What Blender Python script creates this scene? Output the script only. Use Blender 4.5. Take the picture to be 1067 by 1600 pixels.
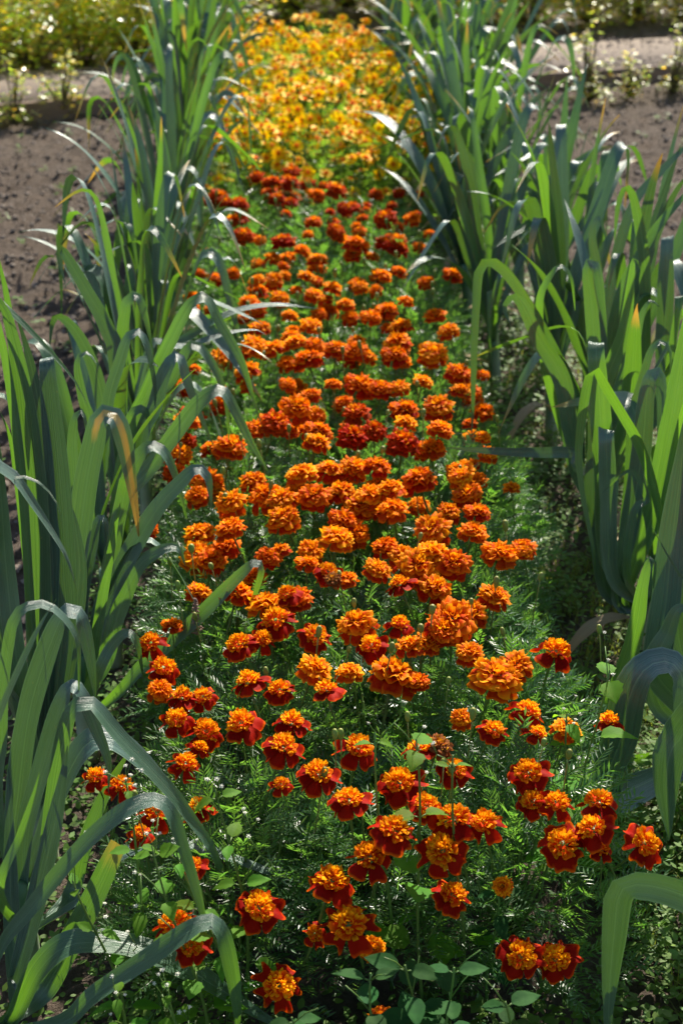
import bpy, math, random
import numpy as np
from mathutils import Vector, Matrix, noise
R = math.radians
rnd = random.Random(7)
for o in list(bpy.data.objects): bpy.data.objects.remove(o)
scene = bpy.context.scene
COL = scene.collection

# ------------------------------------------------------------------ camera, sky, sun, exposure
CAM_H, PITCH, YAW, LENS = 1.5, 27.37, 3.05, 50.0
FPX = LENS / 36.0 * 1600
cd = bpy.data.cameras.new('camera'); cam = bpy.data.objects.new('camera', cd); COL.objects.link(cam)
cam.location = (0, 0, CAM_H); cam.rotation_euler = (R(90 - PITCH), 0, R(-YAW))
cd.sensor_fit = 'VERTICAL'; cd.sensor_height = 36; cd.lens = LENS
cd.clip_start = .05; cd.clip_end = 2000
cd.dof.use_dof = True; cd.dof.focus_distance = 1.98; cd.dof.aperture_fstop = 6.0
scene.camera = cam
SUN_EL, SUN_AZ = 40, 22           # azimuth measured from +Y towards +X
w = bpy.data.worlds.new("World"); scene.world = w; w.use_nodes = True
nt = w.node_tree; nt.nodes.clear()
sky = nt.nodes.new('ShaderNodeTexSky'); sky.sky_type = 'NISHITA'; sky.sun_disc = False
sky.sun_elevation = R(SUN_EL); sky.sun_rotation = R(SUN_AZ)
bg = nt.nodes.new('ShaderNodeBackground'); bg.inputs[1].default_value = .078
wo = nt.nodes.new('ShaderNodeOutputWorld')
nt.links.new(sky.outputs[0], bg.inputs[0]); nt.links.new(bg.outputs[0], wo.inputs[0])
sl = bpy.data.lights.new('sun', 'SUN'); sun = bpy.data.objects.new('sun', sl); COL.objects.link(sun)
sl.energy = 5.0; sl.angle = R(.55); sl.color = (1, .93, .80)
sdir = Vector((math.sin(R(SUN_AZ)) * math.cos(R(SUN_EL)), math.cos(R(SUN_AZ)) * math.cos(R(SUN_EL)), math.sin(R(SUN_EL))))
sun.rotation_euler = sdir.to_track_quat('Z', 'Y').to_euler(); sun.location = sdir * 20
scene.view_settings.view_transform = 'Standard'; scene.view_settings.look = 'None'
scene.view_settings.exposure = 1.17; scene.view_settings.gamma = 1
scene.cycles.max_bounces = 7; scene.cycles.transmission_bounces = 4; scene.cycles.diffuse_bounces = 4
scene.cycles.glossy_bounces = 2; scene.cycles.transparent_max_bounces = 4
scene.cycles.sample_clamp_indirect = 4

# a pixel of the 1067 x 1600 photograph meets a real plane of the place
th, ps = R(PITCH), R(YAW)
vR = Vector((math.cos(ps), -math.sin(ps), 0))
vF = Vector((math.sin(ps) * math.cos(th), math.cos(ps) * math.cos(th), -math.sin(th)))
vU = Vector((math.sin(ps) * math.sin(th), math.cos(ps) * math.sin(th), math.cos(th)))
EYE = Vector((0, 0, CAM_H))
def ray(x, y): return vF + vR * ((x - 533.5) / FPX) - vU * ((y - 800) / FPX)
def PZ(x, y, z):
    d = ray(x, y); return EYE + d * ((z - CAM_H) / d.z)
def PY(x, y, Y):
    d = ray(x, y); return EYE + d * (Y / d.y)

# ------------------------------------------------------------------ mesh helpers
class MB:
    def __init__(s): s.v = []; s.f = []; s.c = []; s.n = 0
    def grid(s, P, C):          # P[i][j], C[i][j]
        n, m = len(P), len(P[0]); b = s.n
        for i in range(n):
            for j in range(m):
                s.v.append(tuple(P[i][j])); s.c.append(tuple(C[i][j]))
        for i in range(n - 1):
            for j in range(m - 1):
                a = b + i * m + j; s.f.append((a, a + 1, a + m + 1, a + m))
        s.n += n * m
    def poly(s, pts, col, faces=None):
        b = s.n
        for p in pts: s.v.append(tuple(p)); s.c.append(tuple(col))
        for f in (faces or [tuple(range(len(pts)))]): s.f.append(tuple(b + k for k in f))
        s.n += len(pts)
    def tube(s, pts, rad, col, k=6):
        b = s.n; pts = [Vector(p) for p in pts]; n = len(pts)
        if not isinstance(rad, (list, tuple)): rad = [rad] * n
        up = None
        for i, p in enumerate(pts):
            t = (pts[min(i + 1, n - 1)] - pts[max(i - 1, 0)]).normalized()
            if up is None: up = t.orthogonal().normalized()
            up = (up - t * up.dot(t)).normalized(); sd = t.cross(up)
            for j in range(k):
                a = 2 * math.pi * j / k
                s.v.append(tuple(p + (up * math.cos(a) + sd * math.sin(a)) * rad[i]))
                s.c.append(tuple(col(i / (n - 1)) if callable(col) else col))
        for i in range(n - 1):
            for j in range(k):
                s.f.append((b + i * k + j, b + i * k + (j + 1) % k, b + (i + 1) * k + (j + 1) % k, b + (i + 1) * k + j))
        s.f.append(tuple(b + j for j in range(k))[::-1]); s.f.append(tuple(b + (n - 1) * k + j for j in range(k)))
        s.n += n * k
    def mesh(s, name, mat, smooth=True):
        me = bpy.data.meshes.new(name); me.from_pydata(s.v, [], s.f)
        a = me.color_attributes.new('col', 'FLOAT_COLOR', 'POINT')
        cc = np.ones((len(s.v), 4), np.float32); cc[:, :3] = np.array(s.c, np.float32)[:, :3]
        a.data.foreach_set('color', cc.ravel())
        if smooth: me.polygons.foreach_set('use_smooth', [True] * len(me.polygons))
        me.materials.append(mat); me.update(); return me

def tag(o, label=None, cat=None, group=None, kind=None):
    if label: o['label'] = label
    if cat: o['category'] = cat
    if group: o['group'] = group
    if kind: o['kind'] = kind
    return o
def link(name, me, parent=None, loc=None, rot=None, sc=None):
    o = bpy.data.objects.new(name, me); COL.objects.link(o)
    if parent is not None: o.parent = parent
    if loc is not None: o.location = loc
    if rot is not None: o.rotation_euler = rot
    if sc is not None: o.scale = (sc, sc, sc) if isinstance(sc, (int, float)) else sc
    return o
def empty(name, loc, rz=0):
    o = bpy.data.objects.new(name, None); COL.objects.link(o); o.location = loc; o.rotation_euler = (0, 0, rz); o.empty_display_size = .05
    return o

# ------------------------------------------------------------------ materials
class N:
    def __init__(s, name):
        s.m = bpy.data.materials.new(name); s.m.use_nodes = True; s.t = s.m.node_tree; s.t.nodes.clear()
    def n(s, typ, **k):
        x = s.t.nodes.new(typ)
        for a, b in k.items(): setattr(x, a, b)
        return x
    def l(s, a, b): s.t.links.new(a, b)
    def mix(s, fac, a, b, mode='MIX'):
        x = s.n('ShaderNodeMix', data_type='RGBA', blend_type=mode)
        for sock, v in ((x.inputs[0], fac), (x.inputs[6], a), (x.inputs[7], b)):
            if hasattr(v, 'is_linked') or hasattr(v, 'links'): s.l(v, sock)
            elif isinstance(v, (int, float)): sock.default_value = v
            else: sock.default_value = (*v, 1)
        return x.outputs[2]
    def math(s, op, a, b=0, c=0):
        x = s.n('ShaderNodeMath', operation=op)
        for i, v in enumerate((a, b, c)):
            if hasattr(v, 'links'): s.l(v, x.inputs[i])
            else: x.inputs[i].default_value = v
        return x.outputs[0]
    def noise(s, scale, detail=4, vec=None, rough=.55):
        x = s.n('ShaderNodeTexNoise'); x.inputs['Scale'].default_value = scale; x.inputs['Detail'].default_value = detail
        x.inputs['Roughness'].default_value = rough
        if vec is not None: s.l(vec, x.inputs['Vector'])
        return x.outputs['Fac']
    def ramp(s, fac, lo, hi):
        x = s.n('ShaderNodeMapRange'); s.l(fac, x.inputs[0]); x.inputs[1].default_value = lo; x.inputs[2].default_value = hi
        return x.outputs[0]
    def pos(s): return s.n('ShaderNodeTexCoord').outputs['Object']
    def attr(s): return s.n('ShaderNodeAttribute', attribute_name='col').outputs['Color']
    def out(s, color, rough=.5, spec=.5, trans=0, tcolor=None, bump=None, bstr=.3, bdist=.01, sheen=0):
        p = s.n('ShaderNodeBsdfPrincipled'); o = s.n('ShaderNodeOutputMaterial')
        s.l(color, p.inputs['Base Color']) if hasattr(color, 'links') else setattr(p.inputs['Base Color'], 'default_value', (*color, 1))
        if hasattr(rough, 'links'): s.l(rough, p.inputs['Roughness'])
        else: p.inputs['Roughness'].default_value = rough
        p.inputs['Specular IOR Level'].default_value = spec
        if sheen: p.inputs['Sheen Weight'].default_value = sheen
        nrm = None
        if bump is not None:
            b = s.n('ShaderNodeBump'); b.inputs['Strength'].default_value = bstr; b.inputs['Distance'].default_value = bdist
            s.l(bump, b.inputs['Height']); s.l(b.outputs[0], p.inputs['Normal']); nrm = b.outputs[0]
        if hasattr(trans, 'links') or trans > 0:
            t = s.n('ShaderNodeBsdfTranslucent')
            tc = tcolor if tcolor is not None else color
            s.l(tc, t.inputs[0]) if hasattr(tc, 'links') else setattr(t.inputs[0], 'default_value', (*tc, 1))
            m = s.n('ShaderNodeMixShader')
            if hasattr(trans, 'links'): s.l(trans, m.inputs[0])
            else: m.inputs[0].default_value = trans
            s.l(p.outputs[0], m.inputs[1]); s.l(t.outputs[0], m.inputs[2]); s.l(m.outputs[0], o.inputs[0])
        else: s.l(p.outputs[0], o.inputs[0])
        return s.m
M = {}
# leek leaf: col = (u across 0..1, v along 0..1, wear)
def leek_mat(name, t0, t1):
  a = N(name); sep = a.n('ShaderNodeSeparateColor'); a.l(a.attr(), sep.inputs[0])
  oi = a.n('ShaderNodeObjectInfo')
  cv = a.n('ShaderNodeCombineXYZ'); a.l(a.math('MULTIPLY', sep.outputs[0], 26), cv.inputs[0]); a.l(a.math('MULTIPLY', sep.outputs[1], 1.6), cv.inputs[1]); a.l(a.math('MULTIPLY', oi.outputs['Random'], 50), cv.inputs[2])
  str1 = a.noise(1.0, 3, cv.outputs[0], .6)
  blot = a.noise(9, 3, a.pos())
  base = a.mix(a.ramp(str1, .3, .7), (.030, .076, .066), (.072, .142, .118))
  base = a.mix(a.ramp(oi.outputs['Random'], 0, 1.6), base, (.036, .100, .030))
  base = a.mix(a.math('MULTIPLY', a.ramp(blot, .42, .75), .6), base, (.10, .175, .135))
  spk = a.noise(140, 2, a.pos()); base = a.mix(a.math('MULTIPLY', a.ramp(spk, .70, .76), .6), base, (.20, .17, .09))
  wear = a.ramp(a.math('ADD', sep.outputs[2], a.math('MULTIPLY', a.math('SUBTRACT', str1, .5), .5)), .25, .85)
  base = a.mix(wear, base, (.52, .34, .06))
  edge = a.ramp(a.math('ABSOLUTE', a.math('SUBTRACT', sep.outputs[0], .5)), .46, .50); base = a.mix(a.math('MULTIPLY', edge, .6), base, (.22, .32, .20))
  tc = a.mix(a.ramp(str1, .3, .7), (.11, .28, .010), (.21, .45, .018))
  rib = a.math('COMPARE', sep.outputs[0], .5, .025); base = a.mix(a.math('MULTIPLY', rib, .45), base, (.16, .26, .15))
  tc = a.mix(wear, tc, (.75, .42, .05))
  return a.out(base, .36, .9, a.math('ADD', t0, a.math('MULTIPLY', oi.outputs['Random'], t1)), tc, str1, .9, .002)
M['leek'] = leek_mat('leek_leaf', .05, .28)
M['leek_skylit'] = leek_mat('skylit_leek_leaf', .05, .05)  # same leaf, translucency cut to build in a sky-lit look without backlit glow
M['leek_backlit'] = leek_mat('backlit_leek_leaf', .26, .12)  # same leaf, translucency raised to build a bright backlit look into it
a = N('dry_leek_leaf'); sep = a.n('ShaderNodeSeparateColor'); a.l(a.attr(), sep.inputs[0])
cv = a.n('ShaderNodeCombineXYZ'); a.l(a.math('MULTIPLY', sep.outputs[0], 20), cv.inputs[0]); a.l(a.math('MULTIPLY', sep.outputs[1], 2), cv.inputs[1])
s_ = a.noise(1, 3, cv.outputs[0])
M['dry'] = a.out(a.mix(s_, (.22, .15, .08), (.5, .4, .24)), .7, .3, .3, (.5, .35, .15), s_, .5, .002)
a = N('leek_stem'); sep = a.n('ShaderNodeSeparateColor'); a.l(a.attr(), sep.inputs[0])
M['shank'] = a.out(a.mix(a.ramp(a.math('ADD', sep.outputs[1], a.math('MULTIPLY', a.noise(30, 3, a.pos()), .4)), .25, 1.0), (.42, .44, .32), (.08, .18, .09)), .4, .5, .1, (.3, .45, .1))
# petals: colour pattern of the petal itself in the attribute
a = N('petal'); oi = a.n('ShaderNodeObjectInfo'); c0 = a.attr()
nz = a.noise(260, 3, a.pos())
c1 = a.mix(a.math('MULTIPLY', a.ramp(nz, .3, .75), .18), c0, (.95, .32, .005), 'MIX')
hs = a.n('ShaderNodeHueSaturation'); a.l(c1, hs.inputs['Color'])
a.l(a.math('ADD', .492, a.math('MULTIPLY', oi.outputs['Random'], .014)), hs.inputs['Hue'])
a.l(a.math('ADD', .85, a.math('MULTIPLY', oi.outputs['Random'], .3)), hs.inputs['Value'])
M['petal'] = a.out(hs.outputs[0], .62, .06, .38, hs.outputs[0], nz, .4, .001)
a = N('red_petal'); nz = a.noise(300, 3, a.pos()); c0 = a.attr()
M['redpetal'] = a.out(a.mix(a.math('MULTIPLY', nz, .15), c0, (.6, .03, .002)), .6, .05, .32, c0, nz, .4, .001)
a = N('yellow_petal'); oi = a.n('ShaderNodeObjectInfo'); c0 = a.attr()
hs = a.n('ShaderNodeHueSaturation'); a.l(c0, hs.inputs['Color']); a.l(a.math('ADD', .485, a.math('MULTIPLY', oi.outputs['Random'], .03)), hs.inputs['Hue'])
hs.inputs['Value'].default_value = 1.1
M['yellow'] = a.out(hs.outputs[0], .55, .15, .5, hs.outputs[0])
def leafmat(name, c1, c2, t, rough=.42, spec=.5, tr=.4, sc=30):
    a = N(name); c0 = a.attr(); oi = a.n('ShaderNodeObjectInfo')
    nz = a.noise(sc, 3, a.pos()); b = a.mix(a.ramp(nz, .35, .7), c1, c2)
    b = a.mix(.85, b, c0, 'MULTIPLY')
    hs = a.n('ShaderNodeHueSaturation'); a.l(b, hs.inputs['Color'])
    a.l(a.math('ADD', .48, a.math('MULTIPLY', oi.outputs['Random'], .04)), hs.inputs['Hue']); a.l(a.math('ADD', .8, a.math('MULTIPLY', oi.outputs['Random'], .4)), hs.inputs['Value'])
    tcol = a.mix(.85, t, c0, 'MULTIPLY')
    return a.out(hs.outputs[0], rough, spec, tr, tcol, nz, .3, .001)
M['feather'] = leafmat('marigold_leaf', (.040, .105, .044), (.080, .170, .070), (.20, .45, .045), .36, .7, .42)
M['signet'] = leafmat('signet_leaf', (.09, .19, .03), (.14, .26, .04), (.30, .55, .04), .45, .5, .45)
M['weed'] = leafmat('weed_leaf', (.07, .19, .02), (.12, .27, .03), (.30, .66, .02), .62, .12, .5)
M['broad'] = leafmat('broad_leaf', (.016, .06, .016), (.03, .095, .022), (.07, .20, .02), .7, .08, .25)
M['cover'] = leafmat('cover_leaf', (.07, .15, .03), (.12, .22, .045), (.22, .42, .03), .55, .25, .4)
M['bush'] = leafmat('bush_leaf', (.17, .27, .03), (.30, .38, .05), (.62, .85, .05), .34, .8, .55)
M['grass'] = leafmat('grass_blade', (.14, .20, .05), (.24, .26, .08), (.36, .44, .06), .5, .4, .4)
M['stalk'] = leafmat('green_stalk', (.09, .18, .04), (.14, .24, .06), (.2, .35, .05), .45, .4, .15)
M['bud'] = leafmat('bud_skin', (.15, .24, .06), (.24, .28, .08), (.3, .4, .05), .5, .4, .1)
M['floret'] = N('white_floret').out((.75, .74, .62), .6, .3, .2, (.7, .7, .5))
M['seedhead'] = N('seed_head').out((.30, .20, .16), .7, .3, .2, (.4, .25, .18))
a = N('soil'); p = a.pos(); n1 = a.noise(2.2, 4, p); n2 = a.noise(26, 8, p, .78); n3 = a.noise(170, 4, p, .7)
c = a.mix(a.ramp(n2, .3, .72), (.075, .056, .042), (.24, .185, .145)); c = a.mix(a.math('MULTIPLY', a.ramp(n1, .4, .75), .5), c, (.12, .096, .078))
c = a.mix(a.math('MULTIPLY', a.ramp(n3, .55, .75), .5), c, (.30, .24, .19))
M['soil'] = a.out(c, .95, .15, bump=a.math('ADD', n2, a.math('MULTIPLY', n3, .5)), bstr=1, bdist=.05)
a = N('clod'); n2 = a.noise(60, 4, a.pos()); M['clod'] = a.out(a.mix(n2, (.095, .076, .062), (.26, .215, .18)), .95, .15, bump=n2, bstr=.8, bdist=.006)
a = N('path_dust'); p = a.pos(); n1 = a.noise(60, 5, p, .7); n2 = a.noise(3, 3, p)
M['path'] = a.out(a.mix(n2, a.mix(n1, (.09, .070, .055), (.25, .20, .16)), (.15, .115, .09)), .9, .2, bump=n1, bstr=.6, bdist=.008)
a = N('board'); p = a.pos(); wv = a.n('ShaderNodeMapping'); a.l(p, wv.inputs[0]); wv.inputs['Scale'].default_value = (2, 60, 60)
n1 = a.noise(1, 5, wv.outputs[0], .7); M['board'] = a.out(a.mix(n1, (.13, .085, .06), (.30, .21, .16)), .8, .25, bump=n1, bstr=.5, bdist=.003)
M['bark'] = N('bush_stem').out((.12, .10, .05), .8, .2)

# ------------------------------------------------------------------ the ground
def axis(lo, hi, step, far):
    a = list(np.arange(lo, hi, step)); s = step; x = lo; L = []
    while x > -far: s *= 1.35; x -= s; L.append(x)
    s = step; x = a[-1]; U = []
    while x < far: s *= 1.35; x += s; U.append(x)
    return L[::-1] + a + U
xs, ys = axis(-2.6, 3.6, .022, 260), axis(1.0, 9.5, .026, 260)
def ground_z(x, y):
    if not (-12 < x < 12 and -3 < y < 14): return 0
    v = Vector((x, y, 0))
    z = .022 * noise.noise(v * 3.0) + .014 * noise.noise(v * 11) + .022 * abs(noise.noise(v * 19 + Vector((5, 1, 0)))) + .014 * noise.noise(v * 42)
    return z - .01
vs = [(x, y, ground_z(x, y)) for y in ys for x in xs]; nx = len(xs)
fs = [(j * nx + i, j * nx + i + 1, (j + 1) * nx + i + 1, (j + 1) * nx + i) for j in range(len(ys) - 1) for i in range(nx - 1)]
me = bpy.data.meshes.new('soil'); me.from_pydata(vs, [], fs); me.polygons.foreach_set('use_smooth', [True] * len(fs)); me.materials.append(M['soil'])
tag(link('soil_ground', me), 'bare tilled brown soil of the vegetable garden', 'soil', kind='structure')

# path running across behind the beds, with a board on its near edge
pa, pb = PZ(0, 188, 0), PZ(1000, 128, 0); pd = (pb - pa).normalized(); pn = Vector((-pd.y, pd.x, 0))
def strip(o0, o1, lo, hi, z0, z1, mat, name, nseg=60):
    mb = MB(); rows = []
    for i in range(nseg + 1):
        q = pa + pd * (lo + (hi - lo) * i / nseg); wz = .006 * noise.noise(q * 2)
        rows.append([q + pn * o0 + Vector((0, 0, z1 * .2)), q + pn * (o0 + .02) + Vector((0, 0, z1 + wz)), q + pn * ((o0 + o1) / 2) + Vector((0, 0, z1 + wz + .01)), q + pn * (o1 - .02) + Vector((0, 0, z1 + wz)), q + pn * o1 + Vector((0, 0, z0))])
    mb.grid(rows, [[(1, 1, 1)] * 5 for _ in rows]); return mb.mesh(name, mat)
tag(link('path', strip(.035, .98, -9, 14, 0, .06, M['path'], 'path')), 'pale trodden path crossing behind the beds', 'path', kind='structure')
def board(lo, hi, label):
    n = 26; mb = MB(); rows = []
    for i in range(n + 1):
        q = pa + pd * (lo + (hi - lo) * i / n) + Vector((0, 0, .004 * math.sin(i * .9)))
        rows.append([q + pn * a_ + Vector((0, 0, z)) for a_, z in ((0, -.05), (0, .072), (.004, .078), (.026, .078), (.03, .072), (.03, -.05))])
    mb.grid(rows, [[(1, 1, 1)] * 6 for _ in rows])
    for r_ in (rows[0], rows[-1]): mb.poly(r_, (1, 1, 1))
    tag(link('edging_board', mb.mesh('edging_board', M['board'], False)), label, 'edging board', 'boards edging the path')
board(-4.5, 1.55, 'weathered brown board edging the path left of the leeks')
board(1.57, 8.5, 'weathered board edging the path on the right, behind the dark soil')

# soil clods lying on the bare soil
mb = MB(); ph = (1 + 5 ** .5) / 2
ico = [Vector(v).normalized() for v in [(-1, ph, 0), (1, ph, 0), (-1, -ph, 0), (1, -ph, 0), (0, -1, ph), (0, 1, ph), (0, -1, -ph), (0, 1, -ph), (ph, 0, -1), (ph, 0, 1), (-ph, 0, -1), (-ph, 0, 1)]]
icf = [(0, 11, 5), (0, 5, 1), (0, 1, 7), (0, 7, 10), (0, 10, 11), (1, 5, 9), (5, 11, 4), (11, 10, 2), (10, 7, 6), (7, 1, 8), (3, 9, 4), (3, 4, 2), (3, 2, 6), (3, 6, 8), (3, 8, 9), (4, 9, 5), (2, 4, 11), (6, 2, 10), (8, 6, 7), (9, 8, 1)]
for k in range(34000):
    x = rnd.uniform(-2.4, -.45) if rnd.random() < .5 else rnd.uniform(.7, 3.2); y = rnd.uniform(2.0, 8.0)
    s = .0022 + .011 * rnd.random() ** 5; q = Vector((x, y, ground_z(x, y) + s * .4))
    mb.poly([q + Vector((v.x * rnd.uniform(.6, 1.5), v.y * rnd.uniform(.6, 1.5), v.z * rnd.uniform(.35, 1.1))) * s for v in ico], (1, 1, 1), icf)
for k in range(5000):
    q = pa + pd * rnd.uniform(-1.5, 5.5) + pn * (.02 + .96 * rnd.random() ** 1.6); s = .003 + .013 * rnd.random() ** 5; q = q + Vector((0, 0, .066))
    mb.poly([q + Vector((v.x * rnd.uniform(.6, 1.5), v.y * rnd.uniform(.6, 1.5), v.z * rnd.uniform(.35, 1.1))) * s for v in ico], (1, 1, 1), icf)
tag(link('soil_clods', mb.mesh('soil_clods', M['clod'], False)), 'small crumbs and clods of dry soil lying on the bare ground', 'soil clods', kind='stuff')

# ------------------------------------------------------------------ leek leaves
def resample(pts, n):
    P = [Vector(p) for p in pts]; P = [P[0] * 2 - P[1]] + P + [P[-1] * 2 - P[-2]]; out = []
    L = [0]
    for i in range(1, len(P) - 2): L.append(L[-1] + (P[i + 1] - P[i]).length)
    for k in range(n + 1):
        s = L[-1] * k / n; i = 0
        while i < len(L) - 2 and s > L[i + 1]: i += 1
        t = (s - L[i]) / max(1e-9, L[i + 1] - L[i]); p0, p1, p2, p3 = P[i:i + 4]
        out.append(.5 * ((2 * p1) + (p2 - p0) * t + (2 * p0 - 5 * p1 + 4 * p2 - p3) * t * t + (3 * p1 - p0 - 3 * p2 + p3) * t ** 3))
    return out, L[-1]
CS = (-1, -.66, -.32, 0, .32, .66, 1)
def leaf_grid(mb, pts, sides, W, r, wear_tip=0, streak=0, fold0=62, tipcut=False, norm_ref=None):
    n = len(pts) - 1; rows = []; cols = []
    ph1, ph2 = r.uniform(0, 6), r.uniform(0, 6)
    for i, p in enumerate(pts):
        v = i / n; t = (pts[min(i + 1, n)] - pts[max(i - 1, 0)]).normalized()
        sd = sides[i]; sd = (sd - t * sd.dot(t)).normalized(); nn = sd.cross(t)
        prof = (.5 + .5 * min(1, v / .35)) * (1 - max(0, (v - .5) / .5) ** 2.2 * (.35 if tipcut else .97))
        wd = W * prof * .5
        fo = R(12 + (fold0 - 12) * math.exp(-v * 5)) * (1 - .3 * v)
        row = []; cl = []
        for c in CS:
            k = abs(c) ** 1.25
            wv = .035 * W * math.sin(v * 23 + ph1 + (2 if c > 0 else 0)) * k
            row.append(p + sd * (c * wd * math.cos(fo * (.6 + .4 * abs(c)))) + nn * (-k * wd * math.sin(fo) + wv - .03 * W * math.exp(-c * c * 30)))
            we = wear_tip * max(0, (v - .82) / .18)
            if streak and -.1 <= c <= .5: we = max(we, streak * min(1, max(0, (v - .62) / .06)))
            cl.append(((c + 1) / 2, v, we))
        rows.append(row); cols.append(cl)
    mb.grid(rows, cols)
def gen_leaf(r, az, h0, th0, L, W, bend, kink, ks, twist=0, R0=.012, wear=0):
    """a leek leaf grown in a vertical plane of azimuth az, with an optional fold"""
    n = 34; d = Vector((math.cos(az), math.sin(az), 0)); sd = Vector((-math.sin(az), math.cos(az), 0))
    p = Vector((0, 0, h0)) + d * R0 * .6; pts = [p.copy()]; sides = []
    for i in range(n + 1):
        v = i / n
        a = R(th0 * min(1, v * 5 + .15) + bend * v ** 2.2 + kink / (1 + math.exp(-(v - ks) / .022)))
        a = min(a, R(174))
        t = d * math.sin(a) + Vector((0, 0, 1)) * math.cos(a)
        tw = R(twist) * v; sides.append(sd * math.cos(tw) + t.cross(sd) * math.sin(tw))
        p = p + t * (L / n) + sd * (.004 * math.sin(v * 5 + az * 3)) * (L / n) * 20
        if i < n: pts.append(p.copy())
    mb = MB(); leaf_grid(mb, pts, sides, W, r, wear); return mb
def shank_mesh(r, h, rad, lean=(0, 0)):
    mb = MB(); n = 9
    pts = [(lean[0] * (k / n) ** 2, lean[1] * (k / n) ** 2, -.02 + (h + .02) * k / n) for k in range(n + 1)]
    mb.tube(pts, [rad * (1.12 - .18 * k / n) for k in range(n + 1)], lambda v: (.5, v, 0), 12)
    for k in range(2):   # overlapping leaf sheaths
        a0 = r.uniform(0, 6); rows = []; cols = []
        for i in range(7):
            z = h * (.15 + .85 * i / 6); rows.append([(rad * 1.13 * math.cos(a0 + b), rad * 1.13 * math.sin(a0 + b), z) for b in np.linspace(-1.2 + i * .12, 1.2 - i * .12, 7)]); cols.append([(.5, z / h, 0)] * 7)
        mb.grid(rows, cols)
    return mb.mesh('leek_stem', M['shank'])
def leek_root(X, Y, label, group):
    e = empty('leek', (X, Y, 0)); tag(e, label, 'leek', group); return e
LG = ('leeks in the row left of the marigolds', 'leeks in the row right of the marigolds')
# templates of whole leeks, then shared mesh data for the repeats
def leek_specs(r, n, spread=1.0, tall=1.0, foldy=.5):
    out = []; a0 = r.uniform(-.5, .5) if r.random() < .6 else r.uniform(0, 6.28)
    for i in range(n):
        f = i / (n - 1)
        az = a0 + (math.pi if i % 2 else 0) + r.gauss(0, .35)
        L = (.40 + .20 * math.sin(f * 2.6) + r.uniform(-.04, .06)) * tall
        th0 = (34 - 27 * f) * spread + r.uniform(-4, 5)
        folded = r.random() < foldy * (1 - .25 * f)
        kink = r.uniform(85, 150) if folded else 0; ks = r.uniform(.55, .86)
        bend = r.uniform(8, 40) * (1.2 - f) if folded else r.uniform(30, 120) * (1.25 - f)
        W = .026 + .009 * math.sin(f * 3) + r.uniform(-.005, .005)
        out.append((az, .10 + .10 * f, th0, L, W, bend, kink, ks, r.uniform(-50, 50), .012, r.choice((0, 0, .6, .9, 1.3))))
    return out
templates = []
for k in range(7):
    r = random.Random(100 + k)
    tm = [('leaf', gen_leaf(r, *s).mesh('leek_leaf', M['leek'])) for s in leek_specs(r, 12, (.8, 1, .9)[k % 3], (1.0, 1.12, .94)[k % 3], (.65, .85, .75)[k % 3])]
    dr = gen_leaf(r, r.uniform(0, 6), .05, 60, .3, .03, 110, 0, .5).mesh('dry_leaf', M['dry'])
    templates.append((shank_mesh(r, .2, .0155), tm, dr))
def place_leek(k, X, Y, rz, sc, label, side, lean=0, drop=0):
    sh, tm, dr = templates[k % len(templates)]; q_ = (.82, .82, 1.06) if side == 0 else (.88, .88, 1.04); sc = tuple(v * sc for v in q_)
    e = leek_root(X, Y, label, LG[side]); e.rotation_euler = (0, lean, 0)
    link('stem', sh, e, sc=sc)
    for i, (nm, me) in enumerate(tm):
        if i < drop: continue
        link(nm, me, e, rot=(0, 0, rz), sc=sc)
    if k % 2 == 0: tag(link('dry_leaf', dr, e, rot=(0, 0, rz * 2), sc=sc), 'withered tan leaf at the foot of the leek')
    return e
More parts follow.
